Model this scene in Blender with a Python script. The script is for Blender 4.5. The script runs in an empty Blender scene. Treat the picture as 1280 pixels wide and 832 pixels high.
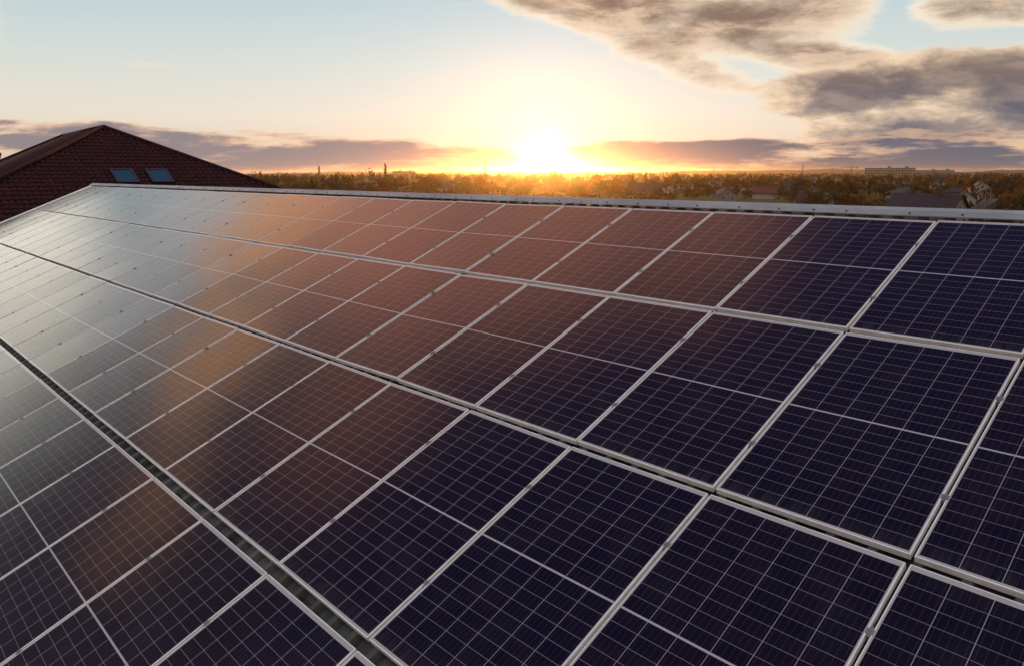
import bpy, bmesh, math, random
from mathutils import Vector, Matrix
random.seed(11)
sc = bpy.context.scene
COL = sc.collection
R = math.radians
PI = math.pi

# ------------------------------------------------------------------ camera
CAM = Vector((1.98223, -4.99155, 1.05751))
CR = Vector((0.687656, 0.726031, -0.002708))
CU = Vector((-0.152920, 0.148481, 0.977020))
CB = Vector((0.709750, -0.671440, 0.213129))
FPX = 916.44
cam_d = bpy.data.cameras.new('camera'); cam = bpy.data.objects.new('camera', cam_d); COL.objects.link(cam)
M = Matrix((( CR.x, CU.x, CB.x, CAM.x), (CR.y, CU.y, CB.y, CAM.y), (CR.z, CU.z, CB.z, CAM.z), (0, 0, 0, 1)))
cam.matrix_world = M
cam_d.sensor_width = 36; cam_d.lens = 36 * FPX / 1280
cam_d.clip_start = 0.05; cam_d.clip_end = 40000
sc.camera = cam
def ray(px, py):
    d = CR * (px - 640) / FPX - CU * (py - 416) / FPX - CB
    return d.normalized()
def pix(p):
    d = Vector(p) - CAM; z = -d.dot(CB)
    return 640 + FPX * d.dot(CR) / z, 416 - FPX * d.dot(CU) / z
GZ = -9.0
def ground_at(px, dist):
    """ground point at a bearing and a distance"""
    d = ray(px, 216); h = Vector((d.x, d.y, 0)).normalized()
    return Vector((CAM.x + h.x * dist, CAM.y + h.y * dist, GZ))

# ------------------------------------------------------------------ render / view
sc.view_settings.view_transform = 'Standard'; sc.view_settings.look = 'None'
sc.view_settings.gamma = 1; sc.view_settings.exposure = 0; sc.view_settings.use_curve_mapping = False
sc.render.engine = 'CYCLES'
sc.cycles.max_bounces = 6; sc.cycles.diffuse_bounces = 3; sc.cycles.glossy_bounces = 3
sc.cycles.volume_bounces = 0; sc.cycles.transparent_max_bounces = 6
sc.cycles.sample_clamp_indirect = 4

# ------------------------------------------------------------------ node helper
class G:
    def __init__(s, nt): s.nt = nt; s.n = nt.nodes; s.l = nt.links
    def put(s, sock, v):
        if isinstance(v, E): s.l.new(v.o, sock)
        elif v is not None:
            try: sock.default_value = v
            except Exception: sock.default_value = tuple(v) + (1,)
    def m(s, op, a, b=None, c=None):
        nd = s.n.new('ShaderNodeMath'); nd.operation = op
        s.put(nd.inputs[0], a)
        if b is not None: s.put(nd.inputs[1], b)
        if c is not None: s.put(nd.inputs[2], c)
        return E(s, nd.outputs[0])
    def vm(s, op, a, b=None):
        nd = s.n.new('ShaderNodeVectorMath'); nd.operation = op
        s.put(nd.inputs[0], a)
        if b is not None: s.put(nd.inputs[1], b)
        return E(s, nd.outputs['Value'] if op in ('DOT_PRODUCT', 'LENGTH') else nd.outputs[0])
    def sep(s, v):
        nd = s.n.new('ShaderNodeSeparateXYZ'); s.put(nd.inputs[0], v); return [E(s, o) for o in nd.outputs]
    def comb(s, x, y, z):
        nd = s.n.new('ShaderNodeCombineXYZ')
        for i, q in enumerate((x, y, z)): s.put(nd.inputs[i], q)
        return E(s, nd.outputs[0])
    def noise(s, v, scale, detail=4, rough=.55, dist=0, dim='3D'):
        nd = s.n.new('ShaderNodeTexNoise'); nd.noise_dimensions = dim
        if v is not None: s.put(nd.inputs['Vector'], v)
        nd.inputs['Scale'].default_value = scale; nd.inputs['Detail'].default_value = detail
        nd.inputs['Roughness'].default_value = rough; nd.inputs['Distortion'].default_value = dist
        return E(s, nd.outputs[0])
    def white(s, v):
        nd = s.n.new('ShaderNodeTexWhiteNoise'); nd.noise_dimensions = '3D'; s.put(nd.inputs['Vector'], v); return E(s, nd.outputs[0])
    def ramp(s, f, stops):
        nd = s.n.new('ShaderNodeValToRGB'); s.put(nd.inputs[0], f); el = nd.color_ramp.elements
        while len(el) < len(stops): el.new(.5)
        for e, (p, c) in zip(el, stops): e.position = p; e.color = tuple(c) + (1,)
        return E(s, nd.outputs[0])
    def mix(s, f, a, b, mode='MIX'):
        nd = s.n.new('ShaderNodeMix'); nd.data_type = 'RGBA'; nd.blend_type = mode; nd.clamp_factor = True
        s.put(nd.inputs[0], f); s.put(nd.inputs[6], a if isinstance(a, E) else tuple(a) + (1,))
        s.put(nd.inputs[7], b if isinstance(b, E) else tuple(b) + (1,))
        return E(s, nd.outputs[2])
    def sstep(s, x, lo, hi):
        nd = s.n.new('ShaderNodeMapRange'); nd.interpolation_type = 'SMOOTHSTEP'
        s.put(nd.inputs[0], x); nd.inputs[1].default_value = lo; nd.inputs[2].default_value = hi
        return E(s, nd.outputs[0])
    def scale(s, c, f):
        nd = s.n.new('ShaderNodeVectorMath'); nd.operation = 'SCALE'
        s.put(nd.inputs[0], c); s.put(nd.inputs['Scale'], f); return E(s, nd.outputs[0])
    def add(s, a, b): return s.vm('ADD', a, b)
class E:
    def __init__(s, g, o): s.g = g; s.o = o
    def __add__(a, b): return a.g.m('ADD', a, b)
    __radd__ = __add__
    def __sub__(a, b): return a.g.m('SUBTRACT', a, b)
    def __rsub__(a, b): return a.g.m('SUBTRACT', b, a)
    def __mul__(a, b): return a.g.m('MULTIPLY', a, b)
    __rmul__ = __mul__
    def __truediv__(a, b): return a.g.m('DIVIDE', a, b)

# ------------------------------------------------------------------ world: Nishita sky + clouds at infinity
SUN_AZ, SUN_EL = R(-44.1), R(0.95)
sund = Vector((math.sin(SUN_AZ) * math.cos(SUN_EL), math.cos(SUN_AZ) * math.cos(SUN_EL), math.sin(SUN_EL)))
w = bpy.data.worlds.new('World'); sc.world = w; w.use_nodes = True
g = G(w.node_tree); g.n.clear()
tc = g.n.new('ShaderNodeTexCoord'); D = E(g, tc.outputs['Generated'])
D = g.vm('NORMALIZE', D)
dx, dy, dz = g.sep(D)
el = g.m('ARCSINE', dz) * (180 / PI)
hz = g.m('MAXIMUM', el, 0.0)
AZ0 = R(-46.5)
fw = Vector((math.sin(AZ0), math.cos(AZ0), 0)); rt = Vector((math.cos(AZ0), -math.sin(AZ0), 0))
df = g.vm('DOT_PRODUCT', D, tuple(fw)); dr = g.vm('DOT_PRODUCT', D, tuple(rt))
front = g.sstep(df, 0.15, 0.4)
dfc = g.m('MAXIMUM', df, 0.12)
GX = dr / dfc; GY = dz / dfc
az = g.m('ARCTAN2', dr, df) * (180 / PI)            # bearing relative to the middle of the view, degrees
ds = g.vm('DOT_PRODUCT', D, tuple(sund))
th = g.m('ARCCOSINE', g.m('MINIMUM', ds, 0.999999)) * (180 / PI)   # angle to the sun
def gxy(px, py):
    d = ray(px, py); a = d.dot(fw); return d.dot(rt) / a, d.z / a
# clear sky gradient, zenith brightened to light the panel frames
clear = g.ramp(hz / 90.0, [(0, (.62, .47, .36)), (.02, (.74, .62, .49)), (.045, (.78, .72, .62)), (.085, (.64, .69, .66)),
                           (.13, (.48, .60, .65)), (.19, (.58, .60, .56)), (.27, (.36, .32, .31)), (.37, (.13, .105, .15)), (.52, (.070, .056, .145)), (.84, (.080, .070, .155)), (.92, (1.2, 1.15, 1.12)), (1.0, (1.2, 1.15, 1.12))])
# opposite side of the sky: dimmed low down, brightened high up to light the frames
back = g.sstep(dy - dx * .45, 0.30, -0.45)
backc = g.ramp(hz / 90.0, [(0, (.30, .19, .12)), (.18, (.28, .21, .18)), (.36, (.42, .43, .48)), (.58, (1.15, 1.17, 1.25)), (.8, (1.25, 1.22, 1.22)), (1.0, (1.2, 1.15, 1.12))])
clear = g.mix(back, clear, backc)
nish = g.n.new('ShaderNodeTexSky'); nish.sky_type = 'NISHITA'; nish.sun_disc = False
nish.sun_elevation = SUN_EL; nish.sun_rotation = SUN_AZ; nish.altitude = 100; nish.dust_density = 0.6; nish.ozone_density = 1.5
clear = g.add(clear, g.scale(E(g, nish.outputs[0]), .014))     # x the background strength
# clouds
lay = g.comb(dx / (dz + 0.10), dy / (dz + 0.10), 0.0)
GV = g.comb(GX, GY * 2.6, 0.3)
nz = g.noise(GV, 8.0, 10, .64, .2)
nz2 = g.noise(g.comb(GX, GY * 7.0, 1.7), 6.0, 9, .62, .15)
def blob(px, py, rx, ry, rot=0, k=1.0):
    x0, y0 = gxy(px, py); sx = abs(gxy(px + rx, py)[0] - x0); sy = abs(gxy(px, py - ry)[1] - y0)
    c, s_ = math.cos(R(rot)), math.sin(R(rot))
    ax = GX - x0; ay = GY - y0
    u_ = (ax * c + ay * s_) / sx; v_ = (ay * c - ax * s_) / sy
    return (1.0 - (u_ * u_ + v_ * v_)) * k
def union(*bl):
    o = bl[0]
    for b in bl[1:]: o = g.m('SMOOTH_MAX', o, b, 0.25)
    return o
def layer(base, cov, noise, amp, edge, core, lo=0.0, hi=.55, mx=1.0, core2=None, fac=None, mid=None, soft=.9):
    t = cov + (noise - 0.5) * amp
    dens = g.sstep(t, lo, hi)
    inner = g.sstep(t + (nz3 - 0.5) * 1.1, lo + .08, lo + soft)
    cc = core
    if core2 is not None: cc = g.mix(fac, core2, core)
    if mid is not None: cc = g.mix(g.sstep(nz3, .38, .64), cc, mid if core2 is None else g.mix(.45, cc, mid))
    col = g.mix(inner, edge, cc)
    return g.mix(dens * mx * front, base, col)
nz3 = g.noise(g.comb(GX, GY * 3.2, 5.1), 9.0, 9, .64, .35)
covA = union(blob(725, -26, 200, 58, -14), blob(930, 28, 160, 44, 6), blob(990, 66, 150, 22, -8, .6), blob(1235, 10, 90, 24, 0, .6), blob(830, 66, 110, 20, -20, .4))
covB = union(blob(1150, 104, 210, 38, 6, .8), blob(1200, 165, 190, 38, 0, .85), blob(1300, 130, 140, 70, 0))
covC = union(blob(190, 180, 300, 20, -2, .62), blob(60, 166, 170, 15, -2, .55), blob(430, 200, 240, 24, -1, .6), blob(580, 200, 90, 18, 0, .6), blob(860, 194, 190, 20, 0, .68), blob(1060, 204, 240, 20, 0, .6), blob(1190, 196, 190, 32, 0, .62))
covD = union(blob(190, 82, 50, 6, -3, .6), blob(640, 128, 170, 8, 8, .5), blob(1010, 150, 60, 14, -30, .5))
sky = clear
sky = layer(sky, covD, nz2, 1.6, (.95, .80, .62), (.92, .66, .46), lo=.1, hi=.9, mx=.55)
def ex(x): return g.m('EXPONENT', x)
tx = th / 1.2
h_core = g.scale(g.comb(1.0, .90, .62), ex((tx * tx) * -1.0) * 3.0)
h_near = g.scale(g.comb(1.0, .94, .86), ex(th * (-1 / 2.7)) * .32)
h_wide = g.scale(g.comb(1.0, .93, .87), ex(th * (-1 / 13.0)) * .16)
sky = g.add(sky, g.add(h_wide, g.scale(h_near, .62)))
sky = layer(sky, covA, nz, 2.6, (1.06, .90, .70), (.25, .175, .135), lo=-.50, hi=.14, mid=(.76, .56, .41), soft=1.35)
sky = layer(sky, covB, nz, 2.5, (1.0, .74, .50), (.22, .165, .145), lo=-.32, hi=.22, core2=(.095, .115, .175), fac=g.sstep(GY, .06, .14), mid=(.55, .41, .32), soft=1.05)
lowf = g.sstep(GX, .02, .42)
lowc = g.mix(lowf, (.275, .24, .265), (.125, .14, .19))
sky = layer(sky, covC, nz2, 2.7, (.88, .56, .36), lowc, lo=-.12, hi=.30, soft=.62)
# unseen high clouds, added so the panel glass mirrors warm, pale and dark tones
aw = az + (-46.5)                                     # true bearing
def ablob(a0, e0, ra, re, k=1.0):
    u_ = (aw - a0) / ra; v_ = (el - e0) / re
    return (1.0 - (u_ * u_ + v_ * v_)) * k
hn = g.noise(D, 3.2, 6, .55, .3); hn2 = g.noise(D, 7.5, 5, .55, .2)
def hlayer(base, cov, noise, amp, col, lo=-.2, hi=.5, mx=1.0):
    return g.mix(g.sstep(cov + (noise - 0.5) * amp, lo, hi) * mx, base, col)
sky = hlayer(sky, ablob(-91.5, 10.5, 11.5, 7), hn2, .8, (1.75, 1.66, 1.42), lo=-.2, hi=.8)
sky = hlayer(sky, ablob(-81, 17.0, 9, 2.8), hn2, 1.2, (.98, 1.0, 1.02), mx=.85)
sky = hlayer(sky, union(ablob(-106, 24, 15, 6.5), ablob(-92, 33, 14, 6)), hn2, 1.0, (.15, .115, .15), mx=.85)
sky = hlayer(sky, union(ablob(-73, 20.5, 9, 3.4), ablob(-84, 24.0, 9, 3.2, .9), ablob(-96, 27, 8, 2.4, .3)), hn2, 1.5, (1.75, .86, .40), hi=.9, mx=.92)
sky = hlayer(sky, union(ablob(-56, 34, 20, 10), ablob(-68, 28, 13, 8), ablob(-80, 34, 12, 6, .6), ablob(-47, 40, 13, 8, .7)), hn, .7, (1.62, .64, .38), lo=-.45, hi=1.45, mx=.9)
# aureole round the sun (thin haze in the sky)
sky = g.add(sky, g.add(h_core, g.scale(h_near, .42)))
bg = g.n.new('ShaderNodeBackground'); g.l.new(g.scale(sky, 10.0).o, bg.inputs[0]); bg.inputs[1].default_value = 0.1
wo = g.n.new('ShaderNodeOutputWorld'); g.l.new(bg.outputs[0], wo.inputs[0])
w.cycles.sampling_method = 'MANUAL'; w.cycles.sample_map_resolution = 1024

sl = bpy.data.lights.new('sun', 'SUN'); sl.energy = 3.0; sl.angle = R(0.5); sl.color = (1.0, .42, .09)
so = bpy.data.objects.new('sun', sl); COL.objects.link(so); so.rotation_euler = sund.to_track_quat('Z', 'Y').to_euler()
so.location = (0, 0, 60)

# ------------------------------------------------------------------ materials
def mat(name, col=(.5, .5, .5), rough=.6, metal=0, spec=.5, fn=None):
    m = bpy.data.materials.new(name); m.use_nodes = True
    q = G(m.node_tree); b = q.n['Principled BSDF']
    b.inputs['Base Color'].default_value = tuple(col) + (1,); b.inputs['Roughness'].default_value = rough
    b.inputs['Metallic'].default_value = metal; b.inputs['Specular IOR Level'].default_value = spec
    if fn: fn(q, b)
    return m
def objc(q): return E(q, q.n.new('ShaderNodeTexCoord').outputs['Object'])
def orand(q): return E(q, q.n.new('ShaderNodeObjectInfo').outputs['Random'])
def bump(q, b, h, st=.3, dist=.01):
    n = q.n.new('ShaderNodeBump'); q.put(n.inputs['Height'], h); n.inputs['Strength'].default_value = st
    n.inputs['Distance'].default_value = dist; q.l.new(n.outputs[0], b.inputs['Normal'])
def mottled(name, col, rough=.6, metal=0, spec=.5, sc_=4, amt=.25, col2=None, bm=0):
    def fn(q, b):
        n = q.noise(objc(q), sc_, 6, .6)
        c2 = col2 or tuple(c * (1 - amt) for c in col); c1 = tuple(min(1, c * (1 + amt)) for c in col) if not col2 else col
        q.put(b.inputs['Base Color'], q.mix(q.sstep(n, .3, .7), c1, c2))
        q.put(b.inputs['Roughness'], q.noise(objc(q), sc_ * 2.3, 3) * .25 + (rough - .12))
        if bm: bump(q, b, n, bm, .02)
    return mat(name, col, rough, metal, spec, fn)

PW, PH = 1.0015, 1.7045
MS, MT, MB = .0122, .030, .021             # side, top, bottom margins to the cells
def glass_fn(q, b):
    o = objc(q); x, y, z = q.sep(o)
    X = x + PW / 2; Y = y + PH / 2
    cw = (PW - 2 * MS) / 6
    mg = .011
    chh = (PH - MT - MB - mg) / 2; ch = chh / 10
    xc = (X - MS) / cw; fx = q.m('FRACT', xc)
    lower = q.m('LESS_THAN', Y, MB + chh + mg / 2)
    yb = (Y - MB) - (1.0 - lower) * (chh + mg)
    yc = yb / ch; fy = q.m('FRACT', yc)
    dxl = q.m('MINIMUM', fx, 1.0 - fx) * cw; dyl = q.m('MINIMUM', fy, 1.0 - fy) * ch
    lnx = q.m('LESS_THAN', dxl, .0016); lny = q.m('LESS_THAN', dyl, .0012)
    line = q.m('MAXIMUM', lnx * .85, lny * .6)
    inx = q.m('LESS_THAN', q.m('ABSOLUTE', x), PW / 2 - MS - .0005)
    iny = q.m('GREATER_THAN', Y, MB) * q.m('LESS_THAN', Y, PH - MT)
    midl = q.m('LESS_THAN', q.m('ABSOLUTE', Y - (MB + chh + mg / 2)), mg / 2)
    white = q.m('MAXIMUM', 1.0 - inx * iny, midl)
    bus = q.m('ABSOLUTE', q.m('FRACT', fx * 5.0) - .5)
    busl = q.m('LESS_THAN', bus, .026)
    idx = q.comb(q.m('FLOOR', xc), q.m('FLOOR', yc) + lower * 20.0, orand(q) * 91.0)
    rnd = q.white(idx)
    cell = q.mix(rnd * .6 + orand(q) * .4, (.0030, .0030, .0135), (.0085, .0045, .0145))
    cell = q.mix(busl * .22, cell, (.16, .15, .19))
    cell = q.mix(line, cell, (.40, .37, .42))
    c = q.mix(white, cell, (.46, .445, .47))
    ov = q.vm('ADD', o, q.scale(q.comb(1.0, 3.7, 0.0), orand(q) * 50.0))
    dirt = q.noise(ov, 3.0, 6, .6)
    streak = q.noise(q.vm('MULTIPLY', ov, (26.0, 1.6, 1.0)), 1.0, 4, .6)
    spots = q.noise(ov, 38.0, 2, .5)
    dust = q.sstep(dirt, .42, .75) * .014 + q.sstep(streak, .55, .8) * .010 + q.sstep(Y, .16, .0) * q.sstep(streak, .35, .65) * .05 + q.sstep(spots, .74, .80) * .07
    c = q.mix(dust, c, (.42, .38, .33))
    q.put(b.inputs['Base Color'], c)
    q.put(b.inputs['Roughness'], dirt * .10 + .08)
    b.inputs['IOR'].default_value = 1.40; b.inputs['Specular IOR Level'].default_value = .5
    wv = q.noise(o, 5.0, 2, .5)
    bump(q, b, wv, .06, .004)
M_glass = mat('panel_glass', fn=glass_fn)
M_alu = mottled('anodised_aluminium', (.90, .87, .83), .5, .08, .35, 9, .10)
M_clamp = mat('clamp_metal', (.26, .25, .25), .45, .5)
M_sheet = mottled('weathered_shaded_roof_sheet', (.085, .086, .078), .7, .0, .3, 3, .35)  # base colour darkened for the shade in the gaps between panel rows
M_cap = mottled('ridge_metal', (.70, .74, .78), .40, .25, .5, 1.6, .12)
M_screw = mat('screw_head', (.16, .16, .17), .5, .5)
M_wall = mottled('rendered_wall', (.52, .49, .44), .9, 0, .2, 1.2, .12)
M_tile = mottled('maroon_metal_tile', (.031, .0045, .0075), .6, 0, .12, 3, .45)
M_trim = mat('brown_trim', (.05, .018, .016), .5)
M_skyl = mat('skylight_glass', (.016, .075, .12), .12, 0, .5)
M_skyf = mat('skylight_frame', (.018, .03, .045), .4, .3)

# ------------------------------------------------------------------ object helpers
def link(name, me, m=None, parent=None):
    o = bpy.data.objects.new(name, me); COL.objects.link(o)
    if m is not None and me is not None:
        for q in (m if isinstance(m, (list, tuple)) else [m]): me.materials.append(q)
    if parent: o.parent = parent
    return o
def from_bm(name, bm, m, parent=None, smooth=False):
    me = bpy.data.meshes.new(name); bmesh.ops.recalc_face_normals(bm, faces=bm.faces[:]); bm.to_mesh(me); bm.free()
    if smooth:
        for p in me.polygons: p.use_smooth = True
    return link(name, me, m, parent)
def tag(o, label=None, cat=None, group=None, kind=None):
    if label: o['label'] = label
    if cat: o['category'] = cat
    if group: o['group'] = group
    if kind: o['kind'] = kind
    return o
def empty(name, loc=(0, 0, 0), rz=0, rot=None):
    o = bpy.data.objects.new(name, None); COL.objects.link(o); o.location = loc
    o.rotation_euler = rot if rot is not None else (0, 0, rz); o.empty_display_size = .2
    return o
def box(bm, x0, x1, y0, y1, z0, z1):
    v = [bm.verts.new(p) for p in ((x0, y0, z0), (x1, y0, z0), (x1, y1, z0), (x0, y1, z0), (x0, y0, z1), (x1, y0, z1), (x1, y1, z1), (x0, y1, z1))]
    for f in ((0, 3, 2, 1), (4, 5, 6, 7), (0, 1, 5, 4), (1, 2, 6, 5), (2, 3, 7, 6), (3, 0, 4, 7)): bm.faces.new([v[i] for i in f])
    return v
def bevel(bm, w_, seg=1):
    bmesh.ops.bevel(bm, geom=bm.edges[:], offset=w_, segments=seg, affect='EDGES')
def tube(bm, a, b, r0, r1=None, n=8):
    a = Vector(a); b = Vector(b); r1 = r0 if r1 is None else r1
    z = (b - a).normalized(); x = z.orthogonal().normalized(); y = z.cross(x)
    A = [bm.verts.new(a + (x * math.cos(2 * PI * i / n) + y * math.sin(2 * PI * i / n)) * r0) for i in range(n)]
    B = [bm.verts.new(b + (x * math.cos(2 * PI * i / n) + y * math.sin(2 * PI * i / n)) * r1) for i in range(n)]
    for i in range(n): bm.faces.new((A[i], A[(i + 1) % n], B[(i + 1) % n], B[i]))
    bm.faces.new(A[::-1]); bm.faces.new(B)
def copy_tree(o, parent=None):
    c = o.copy(); COL.objects.link(c)
    if parent: c.parent = parent
    for ch in list(o.children): copy_tree(ch, c)
    return c
ORD = ['', 'first', 'second', 'third', 'fourth', 'fifth', 'sixth', 'seventh', 'eighth', 'ninth', 'tenth', 'eleventh', 'twelfth', 'thirteenth',
       'fourteenth', 'fifteenth', 'sixteenth', 'seventeenth', 'eighteenth', 'nineteenth', 'twentieth', 'twenty-first', 'twenty-second', 'twenty-third',
       'twenty-fourth', 'twenty-fifth', 'twenty-sixth', 'twenty-seventh', 'twenty-eighth', 'twenty-ninth', 'thirtieth', 'thirty-first', 'thirty-second',
       'thirty-third', 'thirty-fourth', 'thirty-fifth', 'thirty-sixth', 'thirty-seventh', 'thirty-eighth', 'thirty-ninth', 'fortieth']

# ------------------------------------------------------------------ the solar roof (roof coordinates u right, v down the slope, n out)
T = R(22.45); cT, sT = math.cos(T), math.sin(T)
def RP(u, v, n): return Vector((u, -v * cT - n * sT, -v * sT + n * cT))
PITCH = 1.02
G1, G2, G3 = .0477, .0500, .0754
TOPV = [-G1 - PH, 0.0, PH + G2, 2 * PH + G2 + G3]
VR = -1.935                                   # ridge line
U0, U1 = -24.95, 6.4
VE = 7.6
def frame_mesh():
    bm = bmesh.new(); hw, hh = PW / 2, PH / 2; lip = .0066
    loops = []
    for ins, z in ((.030, -.0345), (0, -.0345), (0, -.0012), (.0012, 0), (lip, 0), (lip, -.006)):
        loops.append([bm.verts.new((sx * (hw - ins), sy * (hh - ins), z)) for sx, sy in ((-1, -1), (1, -1), (1, 1), (-1, 1))])
    for a, b in zip(loops, loops[1:]):
        for i in range(4): bm.faces.new((a[i], a[(i + 1) % 4], b[(i + 1) % 4], b[i]))
    me = bpy.data.meshes.new('frame'); bmesh.ops.recalc_face_normals(bm, faces=bm.faces[:]); bm.to_mesh(me); bm.free(); me.materials.append(M_alu); return me
def glass_mesh():
    bm = bmesh.new(); hw, hh = PW / 2 - .0069, PH / 2 - .0069
    box(bm, -hw, hw, -hh, hh, -.008, -.0025)
    me = bpy.data.meshes.new('glass'); bm.to_mesh(me); bm.free(); me.materials.append(M_glass); return me
def clamp_mesh():
    bm = bmesh.new()
    box(bm, -.0155, .0155, -.015, .015, .0004, .003)          # top plate over the two frames
    box(bm, -.0075, .0075, -.026, .026, -.03, .0003)
    tube(bm, (0, 0, .0031), (0, 0, .007), .0055, .0050, 6)
    me = bpy.data.meshes.new('clamp'); bm.to_mesh(me); bm.free(); me.materials.append(M_clamp); return me
ME_f, ME_g, ME_c = frame_mesh(), glass_mesh(), clamp_mesh()
ROWN = ['top row by the ridge', 'second row below the ridge', 'third row below the ridge', 'fourth and lowest row']
proto = empty('solar_module'); link('frame', ME_f, None, proto); link('glass', ME_g, None, proto)
for sy in (-1, 1):
    c = link('clamp', ME_c, None, proto); c.location = (PW / 2 + .01, sy * .43, 0)
KMIN = -24
first = True; npan = 0
rj = random.Random(5)
for row in range(4):
    for k in range(KMIN, 4):
        vt = TOPV[row]
        jx, jy = R(rj.gauss(0, .15)), R(rj.gauss(0, .22))
        cs = [RP(k * PITCH + a, vt + b, 0) for a in (.01, 1.01) for b in (0, PH)]
        ok = False
        for p in cs:
            if -(p - CAM).dot(CB) > .1:
                x, y = pix(p)
                if -330 < x < 1560 and y < 1050: ok = True
        if not ok: continue
        o = proto if first else copy_tree(proto); first = False
        o.location = RP(k * PITCH + PITCH / 2, vt + PH / 2, 0); o.rotation_euler = (T + jx, jy, 0)
        x, y = pix(o.location)
        look = 'pale sheen' if k < -14 + row else 'amber sheen' if k < -8 + row else 'dark blue'
        tag(o, '%s solar panel, %s, %s column from the left roof end' % (look, ROWN[row], ORD[k - KMIN + 1]), 'solar panel', 'solar panels in rows on the metal roof')
        npan += 1

M_cable = mat('black_cable', (.012, .012, .013), .5)
def cable_mesh(seed):
    q = random.Random(seed); bm = bmesh.new(); y0 = PH / 2 + G3 / 2; P = []
    for i in range(13):
        t_ = i / 12; P.append(Vector((-.34 + .62 * t_, y0 - .050 + .05 * math.sin(t_ * PI * 1.3 + q.uniform(-.3, .3)) + q.uniform(-.004, .004), -.046 - .012 * math.sin(t_ * PI))))
    P[0] += Vector((0, -.05, 0)); P[-1] += Vector((0, -.06, 0))
    for a_, b_ in zip(P, P[1:]): tube(bm, a_, b_, .0042, .0042, 6)
    tube(bm, P[6] - Vector((.03, 0, 0)), P[6] + Vector((.03, 0, 0)), .0095, .0095, 8)
    me = bpy.data.meshes.new('cable'); bm.to_mesh(me); bm.free(); me.materials.append(M_cable); return me
CABLES = [cable_mesh(i) for i in range(3)]
for o in [q for q in bpy.data.objects if q.name.startswith('solar_module') and ROWN[3] in q['label']]:
    link('cable', rj.choice(CABLES), None, o)
bld = empty('solar_building', (0, -VR * -1 * 0, GZ))
tag(bld, 'long building with light ridge cap and profiled metal roof carrying the solar panels', 'building')
def bp(p): return Vector(p) - Vector((0, 0, GZ))
yR = RP(0, VR, 0).y
def rear(p): return Vector((p.x, 2 * yR - p.y, p.z))
def sheet(mirror):
    bm = bmesh.new(); prof = []
    u = U0 + .1
    while u < U1:
        for du, n in ((0, -.082), (.055, -.082), (.075, -.036), (.115, -.036), (.135, -.082)): prof.append((u + du, n))
        u += .2
    prof.append((U1, -.082))
    prevr = None
    for v in (VR, 2.0, VE):
        rr = []
        for (uu, n) in prof:
            nn = n
            p = RP(uu, v, nn)
            rr.append(bm.verts.new(bp(rear(p) if mirror else p)))
        if prevr:
            for i in range(len(rr) - 1): bm.faces.new((prevr[i], prevr[i + 1], rr[i + 1], rr[i]))
        prevr = rr
    return bm
from_bm('roof_sheet', sheet(False), M_sheet, bld); from_bm('roof_sheet', sheet(True), M_sheet, bld)
# gable flashing on the left end, front and rear
for mir in (0, 1):
    bm = bmesh.new()
    pts = [(U0 - .30, -.16), (U0 - .30, .004), (U0 + .40, .004), (U0 + .40, -.05)] if False else [(U0 + .08, -.20), (U0 + .08, -.012), (U0 + .42, -.012), (U0 + .42, -.025), (U0 + .095, -.025), (U0 + .095, -.20)]
    A = []; B = []
    for (u, n) in pts:
        a = RP(u, VR, n); b = RP(u, VE, n)
        if mir: a = rear(a); b = rear(b)
        A.append(bm.verts.new(bp(a))); B.append(bm.verts.new(bp(b)))
    for i in range(len(pts)): j = (i + 1) % len(pts); bm.faces.new((A[i], A[j], B[j], B[i]))
    bm.faces.new(A); bm.faces.new(B[::-1])
    from_bm('gable_flashing', bm, M_alu, bld)
# walls
bm = bmesh.new()
ye = RP(0, VE - .5, 0).y; ze = RP(0, VE - .5, -.12).z; zr = RP(0, VR, -.12).z
gab = [(ye, GZ), (2 * yR - ye, GZ), (2 * yR - ye, ze), (yR, zr), (ye, ze)]
A = [bm.verts.new(bp((U0 + .2, y, z))) for y, z in gab]; B = [bm.verts.new(bp((U1 - .3, y, z))) for y, z in gab]
bm.faces.new(A); bm.faces.new(B[::-1])
for i in (0, 1, 4): j = (i + 1) % 5; bm.faces.new((A[i], A[j], B[j], B[i]))
from_bm('wall', bm, M_wall, bld)
# ridge cap in overlapping sections with screws
sm = bmesh.new(); tube(sm, (0, 0, -.004), (0, 0, .004), .011, .010, 10); tube(sm, (0, 0, .004), (0, 0, .010), .0065, .006, 6)
me_s = bpy.data.meshes.new('screw'); sm.to_mesh(me_s); sm.free(); me_s.materials.append(M_screw)
L = 2.0; i = 0; u = U0 + .04
rc = random.Random(3)
while u < U1 - .1:
    ue = min(u + L + .07, U1); lift = .0014 * (i % 2)
    bm = bmesh.new()
    half = [(-1.820, -.004), (-1.820, .004), (-1.835, .0065), (-1.905, .0150), (-1.920, .0235)]
    prof = [RP(0, v, n + lift) for v, n in half]
    top = RP(0, VR, .0262 + lift)
    prof = prof + [top] + [rear(p) for p in prof[::-1]]
    A = [bm.verts.new(bp(p + Vector((u, 0, 0)))) for p in prof]; B = [bm.verts.new(bp(p + Vector((ue, 0, rc.uniform(-.002, .002))))) for p in prof]
    for a in range(len(prof) - 1): bm.faces.new((A[a], A[a + 1], B[a + 1], B[a]))
    bmesh.ops.solidify(bm, geom=bm.faces[:], thickness=.0008)
    o = from_bm('ridge_cap', bm, M_cap, bld)
    q = u + .2
    while q < u + L and q < U1:
        s = link('screw', me_s, None, o); s.location = bp(RP(q + rc.uniform(-.06, .06), -1.850, .0095 + lift)); s.rotation_euler = (T + .1, 0, 0)
        q += .42
    u += L; i += 1

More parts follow.
